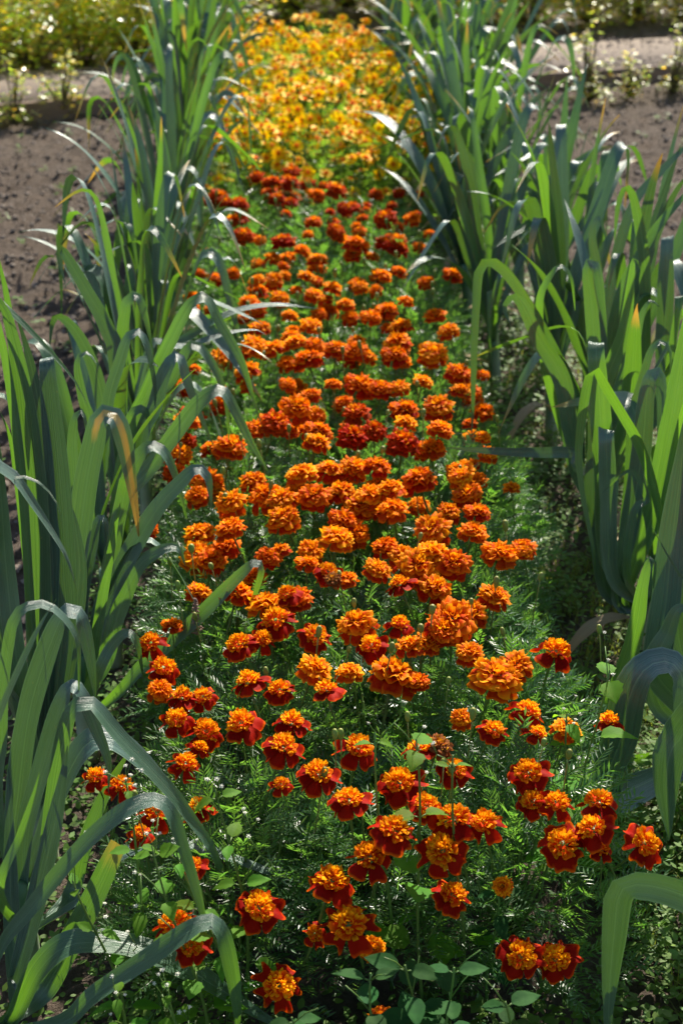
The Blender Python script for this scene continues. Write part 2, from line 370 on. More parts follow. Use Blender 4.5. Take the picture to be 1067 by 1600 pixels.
def traced_leek(X, Y, leaves, label, side, extra=0, seed=0, h=.2, rad=.016, dry=0, outward=False):
    """leaves: (points [(x, y[, metres nearer or farther])], width, roll degrees, mode, wear, streak)"""
    r = random.Random(seed); e = leek_root(X, Y, label, LG[side])
    link('stem', shank_mesh(r, h, rad), e)
    O = Vector((X, Y, 0))
    for lf in leaves:
        px, W, roll = lf[0], lf[1], lf[2]; o = lf[3] if len(lf) > 3 else {}
        y0 = o.get('Y', Y); P = []
        if not o.get('free'): P.append(O + Vector((0, 0, o.get('h', .10))))
        n = len(px)
        for i, q in enumerate(px):
            dy = q[2] if len(q) > 2 else o.get('d', 0) * (i / max(1, n - 1))
            P.append(PY(q[0], q[1], y0 + dy))
        pts, L = resample(P, 44)
        sides = []; s0 = None
        for i, p in enumerate(pts):
            t = (pts[min(i + 1, 44)] - pts[max(i - 1, 0)]).normalized(); V = (p - EYE).normalized()
            if o.get('m') == 'p':
                if s0 is None: s0 = (t.cross(V).normalized() * math.cos(R(roll)) + V * math.sin(R(roll)))
                s0 = (s0 - t * s0.dot(t)).normalized(); sides.append(s0)
            else:
                c_ = t.cross(V).normalized(); sides.append(c_ * math.cos(R(roll)) + V * math.sin(R(roll)))
        for _ in range(2): sides = [((sides[max(i - 1, 0)] + sides[i] * 2 + sides[min(i + 1, 44)])).normalized() for i in range(45)]
        mb = MB(); leaf_grid(mb, [p - O for p in pts], sides, W * (.84 if X > 0 else .98 if y0 > 1.9 else .8), r, o.get('wear', 0), o.get('streak', 0), tipcut=o.get('cut', False))
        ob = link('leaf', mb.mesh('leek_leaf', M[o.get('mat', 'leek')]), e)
        if o.get('label'): ob['label'] = o['label']
    for i in range(extra):
        s = leek_specs(r, 8, .8, .95, .9)[r.randrange(2, 7)]
        if outward: s = (r.uniform(-1.1, 1.1),) + s[1:]
        link('leaf', gen_leaf(r, *s).mesh('leek_leaf', M['leek']), e)
    for i in range(dry):
        link('dry_leaf', gen_leaf(r, r.uniform(0, 6), .04, 60, .28, .03, 110, 0, .5).mesh('dry_leaf', M['dry']), e)
    return e
XL, XR = -.33, .70
traced_leek(XL - .05, 1.30, [
    ([(20, 1600), (60, 1520), (100, 1482), (145, 1474), (220, 1484), (300, 1520), (380, 1570), (450, 1612)], .050, 42, {'Y': 1.34}),
    ([(95, 1600), (150, 1555), (230, 1500), (318, 1444), (345, 1458), (362, 1520), (370, 1580), (372, 1640)], .034, 38, {'Y': 1.26}),
    ([(0, 1491), (55, 1415), (139, 1314), (205, 1262), (246, 1252), (268, 1275), (287, 1327), (312, 1411), (325, 1483)], .030, 40, {'Y': 1.32}),
    ([(30, 1640), (20, 1450), (16, 1300), (14, 1200)], .030, 20, {'Y': 1.42}),
    ([(60, 1560), (105, 1483), (143, 1411), (186, 1318)], .042, 15, {'Y': 1.40, 'cut': 1, 'wear': .6}),
], 'nearest leek of the left row, its leaves arching low across the bottom left corner', 0, 1, 11)
traced_leek(XL - .02, 1.47, [
    ([(0, 1260), (4, 1150), (8, 1060), (21, 976), (42, 950), (72, 946), (101, 967), (122, 1005), (124, 1081)], .026, 45, {}),
    ([(22, 1330), (30, 1237), (46, 1119), (68, 1040), (100, 962), (122, 958), (139, 1018), (150, 1098)], .044, 35, {'Y': 1.52}),
    ([(40, 1320), (56, 1240), (76, 1170), (97, 1102), (114, 1072), (130, 1092), (150, 1140), (169, 1190), (170, 1240)], .036, 38, {}),
    ([(70, 1350), (84, 1250), (101, 1153), (118, 1107), (142, 1100), (181, 1145), (228, 1195), (274, 1246), (295, 1276), (333, 1331), (352, 1390), (358, 1441)], .030, 40, {'Y': 1.44}),
    ([(25, 1534), (55, 1420), (80, 1314), (97, 1230), (106, 1165)], .034, 25, {'Y': 1.38}),
    ([(0, 1395), (30, 1310), (52, 1245), (63, 1205)], .016, 20, {'Y': 1.3}),
    ([(140, 1400), (180, 1345), (236, 1322), (275, 1318), (320, 1327), (380, 1348), (450, 1373), (500, 1392)], .030, 50, {'Y': 1.5}),
    ([(110, 1400), (130, 1330), (165, 1240), (205, 1170)], .03, 20, {'Y': 1.6}),
], 'second leek on the left, its folded leaves hanging over the galinsoga', 0, 1, 12)
traced_leek(XL - .03, 1.72, [
    ([(60, 850), (48, 700), (36, 600), (22, 530), (6, 478), (-12, 468), (-30, 500)], .050, 25, {'d': -.05}),
    ([(40, 800), (10, 560), (-20, 455), (0, 472), (40, 509), (89, 561), (121, 601), (143, 646)], .020, 40, {'Y': 1.7}),
    ([(80, 900), (77, 803), (70, 690), (54, 590), (36, 520), (22, 486)], .036, 25, {}),
    ([(100, 980), (101, 904), (93, 763), (81, 642), (74, 568, .0), (74, 562, .03), (77, 590, .05), (80, 640, .06)], .046, 12, {'m': 'p'}),
    ([(-40, 735), (0, 730), (24, 747), (52, 787), (81, 831), (105, 871), (121, 925)], .030, 42, {'Y': 1.6}),
    ([(-20, 765), (8, 751), (36, 745), (68, 759), (93, 795), (97, 845)], .012, 40, {'Y': 1.6}),
    ([(30, 1050), (12, 900), (2, 760), (-6, 660)], .036, 20, {'Y': 1.62}),
    ([(60, 900), (30, 620), (14, 480), (2, 420), (-6, 385)], .028, 15, {'Y': 1.8}),
    ([(60, 1000), (42, 850), (20, 698), (0, 640)], .022, 25, {'Y': 1.75}),
    ([(90, 1120), (110, 1000), (125, 900), (120, 830), (112, 790)], .040, 15, {'Y': 1.78}),
], 'tall dark leek at the left picture edge, leaves rising past the bare soil', 0, 2, 13)
traced_leek(XL + .0, 2.02, [
    ([(118, 930), (133, 783), (147, 700), (158, 655), (170, 648), (181, 656), (193, 690), (205, 755), (213, 803), (217, 838)], .044, 30, {'streak': 1.1, 'wear': 1.5, 'label': 'folded leek leaf with a bright yellow streak and a brown tip'}),
    ([(160, 960), (181, 912), (210, 855), (250, 791), (282, 755), (306, 734), (324, 746), (332, 803)], .038, 35, {}),
    ([(190, 800), (201, 750), (218, 714), (236, 698), (258, 710), (278, 755), (292, 811)], .032, 38, {'Y': 2.08}),
    ([(130, 940), (145, 860), (150, 825), (158, 808), (166, 822), (166, 860)], .024, 30, {}),
    ([(150, 1000), (165, 910), (178, 840), (189, 783)], .018, 10, {'Y': 1.95}),
    ([(165, 1040), (185, 960), (215, 890), (250, 861), (278, 858), (290, 885)], .036, 35, {'Y': 2.0}),
    ([(190, 1080), (220, 1045), (261, 1010), (310, 965), (363, 912), (398, 880), (408, 892), (398, 930), (391, 955)], .028, 30, {'Y': 1.98, 'h': .06, 'mat': 'leek_backlit'}),
    ([(130, 900), (118, 760), (114, 690), (120, 648), (130, 646), (141, 690)], .028, 32, {'Y': 2.1}),
    ([(150, 1060), (175, 1010), (200, 990), (215, 1010), (225, 1060)], .03, 35, {'Y': 1.85}),
], 'leek on the left whose folded leaf shows a bright yellow streak', 0, 2, 14)
traced_leek(XL + .02, 2.30, [
    ([(158, 780), (163, 700), (172, 620), (187, 570), (202, 527), (218, 520), (232, 548), (242, 602), (243, 642)], .028, 38, {}),
    ([(190, 800), (238, 730), (282, 668), (314, 628), (345, 611), (367, 642), (391, 690), (419, 738)], .036, 36, {'Y': 2.25}),
    ([(190, 760), (203, 690), (208, 648), (224, 640), (238, 664), (242, 700)], .034, 30, {}),
    ([(220, 700), (242, 640), (258, 585), (278, 558), (291, 593), (310, 642), (333, 694)], .034, 36, {}),
    ([(200, 700), (232, 610), (262, 545), (300, 474), (322, 467), (343, 505), (375, 561), (395, 622), (410, 668)], .030, 38, {'Y': 2.36}),
    ([(235, 650), (265, 600), (298, 541), (320, 553), (343, 593), (355, 642), (358, 688)], .027, 38, {'Y': 2.4}),
    ([(150, 700), (130, 620), (122, 565), (138, 552), (157, 578)], .028, 35, {}),
], 'leek on the left reaching several bent leaves over the orange marigolds', 0, 2, 15)
traced_leek(XL + .02, 2.60, [
    ([(160, 620), (137, 548), (113, 509), (93, 494), (82, 504), (78, 548)], .034, 35, {}),
    ([(190, 600), (192, 530), (199, 474), (214, 463), (226, 493), (242, 560)], .032, 32, {}),
    ([(185, 580), (169, 513), (133, 448), (104, 398), (96, 384), (92, 400), (104, 450)], .036, 28, {}),
    ([(230, 560), (270, 540), (298, 525), (343, 497), (387, 481), (440, 476), (500, 483)], .026, 50, {'Y': 2.75}),
    ([(240, 575), (300, 540), (355, 521), (403, 516), (420, 530)], .022, 50, {'Y': 2.6}),
    ([(180, 640), (190, 560), (170, 500), (166, 475)], .03, 20, {}),
], 'leek on the left with one leaf folded towards the bare soil', 0, 4, 16)
ORD = ['first', 'second', 'third', 'fourth', 'fifth', 'sixth', 'seventh', 'eighth', 'ninth', 'tenth', 'eleventh', 'twelfth', 'thirteenth', 'fourteenth', 'fifteenth', 'sixteenth', 'seventeenth', 'eighteenth', 'nineteenth', 'twentieth']
ORD += ['twenty-' + s for s in ORD[:9]] + ['thirtieth'] + ['thirty-' + s for s in ORD[:9]] + ['fortieth'] + ['forty-' + s for s in ORD[:9]]
LOOK = ['upright blue-green leaves', 'many folded leaves', 'leaves arching over', 'stiff spreading leaves', 'leaves bent at their tips', 'narrow straight leaves', 'wide drooping leaves']
y = 2.84; i = 0
while y < 7.35:
    r = random.Random(500 + i)
    place_leek(i * 3 + 1, XL + .03 + .010 * (y - 3) + r.uniform(-.03, .03), y, r.uniform(0, 6.28), r.uniform(.92, 1.14) if y < 4.5 else r.uniform(1.0, 1.3),
               'left row leek with %s, %s from the camera' % (LOOK[(i * 3 + 1) % 7], ORD[i + 6]), 0, lean=r.uniform(-.02, .09), drop=1 if y < 3.4 else 4)
    y += r.uniform(.15, .19); i += 1
# right row
traced_leek(.74, 1.36, [
    ([(1150, 1480), (1110, 1425), (1067, 1398), (1020, 1384), (985, 1382), (972, 1388), (964, 1404), (958, 1460), (952, 1530), (947, 1640)], .046, 30, {'Y': 1.22, 'mat': 'leek_skylit'}),
    ([(1160, 1500), (1130, 1400), (1110, 1300)], .04, 20, {}),
], 'leek off the bottom right corner with one leaf bending into the picture', 1, 7, 21, outward=True)
traced_leek(.735, 1.86, [
    ([(958, 1240), (972, 1150), (986, 1085), (1008, 1046), (1038, 1034), (1062, 1052), (1066, 1100), (1056, 1150), (1046, 1178)], .074, 34, {'Y': 1.70, 'mat': 'leek_skylit'}),
    ([(1090, 1120), (1065, 1150), (1046, 1176), (1040, 1233), (1045, 1312)], .078, 14, {'Y': 1.52, 'mat': 'leek_skylit'}),
    ([(940, 1190), (962, 1090), (990, 1000), (1005, 912), (1016, 872), (1022, 880), (1020, 920)], .038, 22, {'Y': 1.86}),
    ([(1030, 1100), (1042, 925), (1052, 825), (1064, 725), (1072, 640)], .056, 10, {}),
    ([(1030, 1060), (1045, 985), (1062, 950), (1090, 965)], .05, 25, {'Y': 1.78}),
    ([(1060, 1000), (1085, 780), (1090, 560), (1080, 480)], .05, 10, {}),
    ([(1090, 800), (1075, 905), (1050, 880), (1030, 845), (1017, 822)], .012, 30, {'Y': 1.7}),
], 'big shaded leek at the right edge with a broad leaf folded right over', 1, 5, 22, dry=2, outward=True)
traced_leek(.70, 2.28, [
    ([(1040, 900), (1036, 825), (1021, 757), (999, 692), (970, 641), (948, 605), (931, 577), (920, 583), (912, 619), (905, 670), (902, 712), (908, 767), (917, 812), (927, 862), (929, 890)], .030, 50, {'Y': 2.2}),
    ([(948, 880), (943, 750), (936, 640), (931, 560, .0), (931, 536, .02), (934, 556, .05), (940, 620, .06)], .048, 8, {'m': 'p'}),
    ([(955, 900), (948, 780), (946, 690, 0), (946, 671, .02), (950, 690, .05), (956, 750, .06)], .042, 8, {'m': 'p', 'Y': 2.24}),
    ([(965, 940), (985, 820), (1003, 700), (1010, 620), (1016, 590), (1026, 582), (1032, 610), (1026, 680)], .046, 24, {}),
    ([(966, 940), (975, 850), (985, 740), (990, 650), (1004, 590), (1018, 546), (1032, 534), (1046, 548), (1046, 590)], .030, 34, {'Y': 2.34}),
    ([(975, 940), (1020, 800), (1048, 670), (1066, 560), (1082, 440)], .052, 14, {}),
    ([(950, 930), (936, 850), (925, 780), (926, 700), (918, 640)], .04, 18, {'Y': 2.3}),
    ([(980, 900), (990, 800), (1010, 780), (985, 735), (940, 770)], .02, 30, {'Y': 2.2}),
], 'leek on the right with clear pale stem, its thin leaf bent in an arch', 1, 3, 23, dry=2)
traced_leek(.70, 2.62, [
    ([(915, 760), (905, 634), (869, 550), (825, 474), (789, 423), (763, 407), (747, 423), (743, 471), (740, 543), (738, 634), (736, 692)], .029, 36, {}),
    ([(905, 740), (880, 598), (843, 532), (815, 474), (800, 463), (787, 480), (798, 510)], .048, 30, {'Y': 2.56}),
    ([(935, 720), (932, 600), (928, 532), (923, 471), (918, 415), (930, 414), (940, 474), (948, 530)], .036, 24, {}),
    ([(905, 730), (898, 708), (850, 706), (807, 706), (750, 703), (694, 699)], .030, 28, {'Y': 2.40, 'h': .22}),
    ([(890, 700), (850, 560), (843, 474), (858, 434), (876, 416), (892, 436), (898, 485)], .026, 34, {}),
    ([(920, 760), (960, 640), (985, 560), (1000, 500), (1015, 470), (1030, 480)], .04, 25, {}),
    ([(925, 700), (945, 600), (975, 520), (985, 440), (990, 405), (1000, 420)], .04, 20, {'Y': 2.68}),
], 'right leek throwing a long leaf left over the bed in a high arch', 1, 5, 24, dry=3)
traced_leek(.74, 2.88, [
    ([(1000, 600), (1008, 480), (1005, 391), (990, 310), (977, 292), (965, 320), (959, 378)], .036, 32, {}),
    ([(1030, 640), (1038, 520), (1042, 400, 0), (1043, 370, .02), (1046, 400, .05), (1048, 440, .06)], .05, 8, {'m': 'p', 'Y': 2.8}),
    ([(1040, 700), (1050, 560), (1060, 480, 0), (1061, 463, .02), (1064, 500, .05)], .05, 8, {'m': 'p', 'Y': 2.6}),
    ([(950, 480), (985, 330), (1030, 270), (1075, 225), (1110, 190)], .032, 25, {'Y': 3.0}),
    ([(960, 500), (1010, 380), (1067, 308), (1110, 262)], .032, 25, {'Y': 2.9}),
    ([(940, 560), (935, 440), (925, 370), (935, 340), (948, 380)], .036, 28, {}),
], 'leek on the right sending two straight leaves out past the bare soil', 1, 3, 25, dry=1)
y = 3.1; i = 0
while y < 7.5:
    r = random.Random(900 + i)
    place_leek(i * 2 + 2, XR + .02 + .004 * (y - 3) + r.uniform(-.12, .12), y, r.uniform(0, 6.28), r.uniform(.98, 1.18) if y < 5 else r.uniform(1.05, 1.25),
               'right row leek with %s, %s from the camera' % (LOOK[(i * 2 + 2) % 7], ORD[i + 5]), 1, lean=r.uniform(-.16, .16), drop=0)
    y += r.uniform(.125, .165); i += 1

# ------------------------------------------------------------------ marigold blooms
ORANGE, DEEP, RED, MAROON, GOLD = (.97, .235, .003), (.80, .075, .002), (.48, .014, .002), (.22, .003, .002), (1.0, .50, .008)
def lerp(a, b, t): t = max(0, min(1, t)); return tuple(x + (y_ - x) * t for x, y_ in zip(a, b))
def petal(mb, r, phi, r0, z0, L, W, e0, e1, base, mid, rim, ruf=.12, nu=5, nv=5, rimw=.75):
    d = Vector((math.cos(phi), math.sin(phi), 0)); s = Vector((-math.sin(phi), math.cos(phi), 0)); up = Vector((0, 0, 1))
    p = d * r0 + up * z0; rows = []; cols = []; ph = r.uniform(0, 6); k2 = r.uniform(2.2, 3.6); cup = r.uniform(-.25, .3)
    for i in range(nv + 1):
        v = i / nv; e = R(e0 + (e1 - e0) * v); t = d * math.cos(e) + up * math.sin(e); nn = up * math.cos(e) - d * math.sin(e)
        wd = W * .5 * (.32 + .68 * math.sin(min(1, v * 1.15) * math.pi / 2)) * (1 if v < .85 else .86)
        row = []; cl = []
        for j in range(nu + 1):
            c = -1 + 2 * j / nu
            rf = ruf * L * v * math.sin(ph + c * k2 + v * 2)
            notch = -.10 * L * (abs(math.cos(c * 3.1)) * .7 + .5 * c * c) * v ** 3
            row.append(p + s * (c * wd) + t * notch + nn * (rf + cup * wd * c * c))
            ed = max(abs(c) * (.5 + .5 * v), v)
            cl.append(lerp(lerp(base, mid, v * 1.25), rim, (ed - rimw) / (1.001 - rimw) * 1.3 if ed > rimw else 0))
        rows.append(row); cols.append(cl); p = p + t * (L / nv)
    mb.grid(rows, cols)
def crest(r, n, rad, h, c1, c2, Ls=.009, Ws=.006):
    mb = MB()
    for k in range(n):
        u = (k + .5) / n; an = k * 2.39996 + r.uniform(-.2, .2); rr = rad * math.sqrt(u); el = 86 - 62 * u + r.uniform(-14, 14)
        petal(mb, r, an, rr, h * (1 - u * .9), Ls * r.uniform(.7, 1.35), Ws * r.uniform(.7, 1.3), el + 15, el - r.uniform(30, 70), lerp(c1, RED, r.random() * .6), lerp(c1, c2, r.uniform(.3, .9)), lerp(c2, GOLD, r.random()), .22, 3, 3, .55)
    return mb
def stalk_parts(r, L=.11):
    c = MB(); n = 7
    pr = [(0, .0018), (.15, .0040), (.45, .0055), (.8, .0060), (1, .0068)]
    c.tube([(0, 0, -.020 + .022 * t) for t, _ in pr], [q for _, q in pr], lambda v: lerp((.8, .9, .6), (1.1, 1.2, .8), v), 9)
    for k in range(7):
        a = k * .9; c.poly([(math.cos(a - .25) * .006, math.sin(a - .25) * .006, .000), (math.cos(a + .25) * .006, math.sin(a + .25) * .006, .000), (math.cos(a) * .0085, math.sin(a) * .0085, .005)], (1, 1.1, .7))
    s = MB(); s.tube([(.004 * math.sin(k / n * 2), .006 * (k / n) ** 2, -.018 - L * k / n) for k in range(n + 1)], [.0019] * 3 + [.0014] * (n - 2), (1, 1, .9), 6)
    return c.mesh('calyx', M['stalk']), s.mesh('stalk', M['stalk'])
def bloom_crested(seed, np_=8):
    r = random.Random(seed); mb = MB()
    for k in range(np_):
        m = lerp(RED, MAROON, r.uniform(.3, 1))
        petal(mb, r, 2 * math.pi * k / np_ + r.uniform(-.15, .15), .004, .001, r.uniform(.024, .030), r.uniform(.019, .025), r.uniform(-10, 18), r.uniform(-100, -45), m, m, lerp(DEEP, ORANGE, r.random() * .7), .10, 6, 6, .86)
    for k in range(6):
        petal(mb, r, 2 * math.pi * k / 6 + r.uniform(-.4, .4), .003, .004, r.uniform(.013, .017), r.uniform(.011, .015), r.uniform(15, 40), r.uniform(-25, 10), DEEP, lerp(RED, DEEP, r.random()), ORANGE, .2, 5, 5, .7)
    return mb.mesh('bloom_petals', M['redpetal']), crest(r, 56, .0105, .013, DEEP, GOLD, .0088, .0045).mesh('bloom_crest', M['petal']), *stalk_parts(r)
def bloom_double(seed, tone=0):
    r = random.Random(seed); mb = MB()
    bc, mc, rc = ((DEEP, lerp(DEEP, ORANGE, .35), lerp(ORANGE, GOLD, .95)), (RED, DEEP, lerp(ORANGE, GOLD, .35)), (MAROON, RED, lerp(DEEP, RED, .3)), ((.10, .03, .012), (.16, .05, .02), (.26, .09, .03)))[tone]
    hang = (lerp(RED, DEEP, .2), RED, MAROON, (.09, .025, .01))[tone]
    for k in range(8):      # broad hanging ray petals
        h_ = lerp(hang, MAROON, r.random() * .4)
        petal(mb, r, 2 * math.pi * k / 8 + r.uniform(-.2, .2), .010, -.001, .025 * r.uniform(.85, 1.1), .023 * r.uniform(.85, 1.1), r.uniform(-25, -5), r.uniform(-105, -70), h_, h_, lerp(hang, rc, .5), .12, 5, 5, .84)
    for n, r0, z0, L, W, e0, e1 in ((10, .006, .002, .024, .018, 8, -42), (10, .006, .005, .020, .016, 18, -28), (8, .005, .008, .016, .013, 30, -12)):
        for k in range(n):
            lo = lerp(RED, MAROON, r.random() * .5) if tone < 3 else bc
            petal(mb, r, 2 * math.pi * k / n + r.uniform(-.25, .25), r0, z0, L * r.uniform(.8, 1.15), W * r.uniform(.8, 1.15), e0 + r.uniform(-8, 8), e1 + r.uniform(-14, 14), lo, lerp(lo, mc, .7), lerp(rc, mc, r.random() * .5), .2, 5, 5, .66)
    return mb.mesh('bloom_petals', M['petal']), crest(r, 34, .013, .008, lerp(bc, RED, .7), lerp(mc, rc, .6), .0105, .0080).mesh('bloom_crest', M['petal']), *stalk_parts(r)
BL = {'A': [bloom_crested(s, 5 + s % 3) for s in range(6)], 'B': [bloom_double(s + 20, 0) for s in range(6)], 'C': [bloom_double(s + 40, 1) for s in range(5)], 'D': [bloom_double(s + 60, 2) for s in range(3)], 'E': [bloom_double(80, 3)]}
def bud_mesh(seed):
    r = random.Random(seed); m = MB(); L = r.uniform(.018, .026)
    m.tube([(0, 0, z * L) for z in (0, .2, .5, .8, .95, 1.02)], [.002, .0048, .0062, .0058, .0042, .0022], lambda v: lerp((.8, 1, .6), (1.5, .9, .35), (v - .6) * 2), 9)
    m.tube([(0, .004 * (k / 5) ** 2, -.10 * k / 5) for k in range(6)], .0014, (1, 1, .9), 6); return m.mesh('bud', M['bud'])
BUDS = [bud_mesh(s) for s in range(3)]
# feathery marigold foliage
def pinnate(mb, r, base, d, L, lw, ll, npair, droop, col):
    d = d.normalized(); up = Vector((0, 0, 1)); s = d.cross(up)
    s = s.normalized() if s.length > .1 else Vector((1, 0, 0)); nn = s.cross(d); roll = r.uniform(-.7, .7)
    s, nn = s * math.cos(roll) + nn * math.sin(roll), nn * math.cos(roll) - s * math.sin(roll)
    def at(t): return base + d * (L * t) - up * (droop * L * t * t)
    mb.poly([at(0) - s * .0008, at(0) + s * .0008, at(.5) + s * .0006, at(1), at(.5) - s * .0006], col)
    for k in range(npair * 2 + 1):
        t = .22 + .78 * (k // 2) / npair; q = at(min(1, t))
        if k == npair * 2: dd = d - up * droop
        else: dd = d * .75 + s * (1 if k % 2 else -1) * r.uniform(.65, .95) + nn * r.uniform(-.1, .35)
        dd = dd.normalized(); l = ll * math.sin(.5 + t * 1.9) * r.uniform(.85, 1.15); ws = dd.cross(nn).normalized() * lw * .5
        m_ = q + dd * l * .5; b = nn * (lw * .22)
        c = tuple(x * r.uniform(.85, 1.15) for x in col)
        mb.poly([q, m_ + ws + b, q + dd * l, m_ - ws + b, m_], c, [(0, 4, 1), (1, 4, 2), (0, 3, 4), (3, 2, 4)])
def foliage(seed, n, RX, H, L, lw, ll, npair, mat, hollow=.0):
    r = random.Random(seed); mb = MB(); st = MB()
    tips = []
    for k in range(16):
        a = r.uniform(0, 6.28); q = Vector((math.cos(a), math.sin(a), 0)) * RX * r.uniform(.2, .95)
        z = H * math.sqrt(max(.05, 1 - (q.length / (RX * 1.12)) ** 2)) * r.uniform(.82, .98)
        mid = Vector((q.x * .55, q.y * .55, z * .5)); st.tube([(0, 0, -.01), tuple(mid * .5), tuple(mid), (q.x * .9, q.y * .9, z * .8), (q.x, q.y, z)], [.0035, .003, .0024, .0018, .001], (1, .9, .8), 5); tips.append((mid, Vector((q.x, q.y, z))))
    for k in range(n):
        a = r.uniform(0, 6.28); rr = RX * math.sqrt(r.random()); top = H * math.sqrt(max(.03, 1 - (rr / (RX * 1.08)) ** 2))
        z = top * (1 - r.random() ** 1.7 * .85)
        q = Vector((math.cos(a) * rr, math.sin(a) * rr, max(.015, z - L * .35)))
        out = Vector((math.cos(a), math.sin(a), 0)) * (.35 + rr / RX * .7) + Vector((r.gauss(0, .45), r.gauss(0, .45), r.uniform(.15, 1.0)))
        g = r.uniform(.8, 1.25); pinnate(mb, r, q, out, L * r.uniform(.7, 1.2), lw, ll, npair, r.uniform(0, .35), (g, g, g * r.uniform(.8, 1.1)))
    return mb.mesh('foliage', mat, False), st.mesh('branches', M['stalk'])
FOL = [foliage(s, 560, .165, .305, .058, .0034, .018, 6, M['feather']) for s in range(5)]
SIG = [foliage(30 + s, 420, .25, .42, .05, .0036, .018, 4, M['signet']) for s in range(4)]

# every bloom seen in the photograph: x, y, kind, size
FL = """312 832 B 1.05;360 825 C 1;312 870 B 1.2;352 855 C .9;311 925 B .9;442 810 B 1.15;525 840 B 1.05;512 895 A .95;372 927 C 1;462 935 C 1.1;417 945 B 1;432 972 A 1.2;492 995 A 1.1;270 977 C .7;237 1007 A 1;
255 1045 A .95;375 1010 A 1.05;390 1068 A 1.05;437 1080 A .95;510 1080 A .95;492 1045 B .9;277 1125 A 1.05;322 1145 A 1.1;378 1132 A 1.15;285 1092 A 1;318 1090 A .85;455 1132 A .95;442 1170 A 1.1;312 1170 A .7;290 1195 A .9;
250 1078 C .7;497 1212 A 1.1;600 855 C 1;675 827 B 1.15;740 830 C 1;650 885 B 1.3;680 920 B 1.15;707 880 C 1;780 865 C 1.15;817 862 B .5;625 915 A .9;772 932 B 1.15;557 975 B 1.2;580 1010 A 1;705 970 C 1.5;625 978 A .9;
615 1055 B 1.3;866 1020 A 1.25;775 1058 B 1.3;805 1040 B .9;823 1113 A 1.05;770 1142 A .8;950 1130 A .9;668 1005 B .8;733 1020 B .8;655 1172 A .9;560 1172 A 1.15;720 1122 B .6;838 1148 A .8;885 1140 B .8;545 1050 B .7;825 1210 A 1;
440 1227 A .6;545 1252 A 1.05;245 1272 A 1;312 1267 A .95;220 1305 A .75;150 1215 A .8;190 1230 A .85;275 1445 A 1;298 1478 A .9;405 1420 A 1.1;517 1380 A 1.15;492 1460 A .65;435 1540 A 1.25;302 1355 A .7;545 1447 A 1.3;
624 1225 A 1.1;709 1205 A .9;665 1262 A 1.05;709 1282 A 1.15;756 1287 A .95;614 1300 A 1.15;692 1330 A 1.15;577 1342 A 1.15;705 1400 A 1.05;582 1482 B .6;832 1254 A .85;868 1255 A .9;935 1255 A 1;878 1320 A 1.1;926 1297 A 1;938 1328 A .6;
1005 1318 A 1;812 1495 A 1.05;867 1500 A 1.05;785 1385 B .5;595 1590 C .6;337 435 C .9;400 438 B .9;428 438 B .9;492 462 B 1;495 405 B .9;480 432 B .9;520 450 B 1.1;485 508 B 1;405 512 B .9;345 560 B 1.05;385 580 B 1.05;
400 540 B 1.1;425 545 B 1.1;460 535 B 1.1;492 540 C 1;480 562 C 1.1;525 545 C 1.1;300 650 D 1;345 632 D .9;462 638 C 1.15;432 660 D 1.1;495 692 B 1.15;400 668 C .9;362 697 C 1;497 672 C 1;470 740 B 1.1;515 735 B 1.1;490 775 C 1.15;
395 752 B 1;325 755 C 1.15;360 785 B 1;415 775 C 1.1;440 780 B 1.1;275 740 D .8;277 602 C .8;437 465 B .9;624 425 C .8;598 430 C .8;634 470 C .8;579 495 C 1;604 485 C 1.1;626 510 B 1;679 492 C 1;699 517 B 1;540 475 B 1;
554 547 C 1.15;619 535 B 1.1;616 555 C 1.1;676 553 B 1.1;716 582 C 1;719 610 B .9;661 595 B .9;564 602 C 1.15;594 607 C .9;624 605 B .8;754 585 C .5;684 635 B 1.15;631 640 C 1;556 645 D 1.1;584 672 D 1.1;629 690 D 1.1;551 682 D 1.1;
674 700 C 1;689 670 C 1;634 660 B .9;654 750 C 1.15;554 732 B 1.1;579 775 B 1.2;609 765 B 1.1;729 772 C 1.1;719 745 B .9;754 682 B .5;590 728 C 1;614 795 C 1;560 790 B 1.1;535 812 C 1;
400 278 D .9;425 285 D 1;450 285 D 1.1;456 268 D .9;432 310 D .8;365 345 D .95;380 367 D .9;343 307 D 1;442 377 D 1;490 346 C .8;495 303 C .8;525 297 D 1.1;525 360 D .9;539 325 D .8;549 325 D .9;601 340 D 1.1;556 381 C 1.1;599 380 D .8;622 388 D .9;
378 318 D .7;330 700 C .8;700 800 B .9;745 800 C .9;590 890 B .8;480 880 C .7;640 1010 B .8;540 905 C .8;450 600 C .8;520 600 C .7;290 690 D .8;530 770 B 1;460 770 B 1;630 870 B 1.1;672 865 B 1.1;330 875 C 1;690 985 C 1;730 960 B 1;420 870 C .7;410 1000 A .9;450 930 A .9;655 1065 C .6;685 1165 E .7;520 905 E .5""".replace('\n', '').split(';')
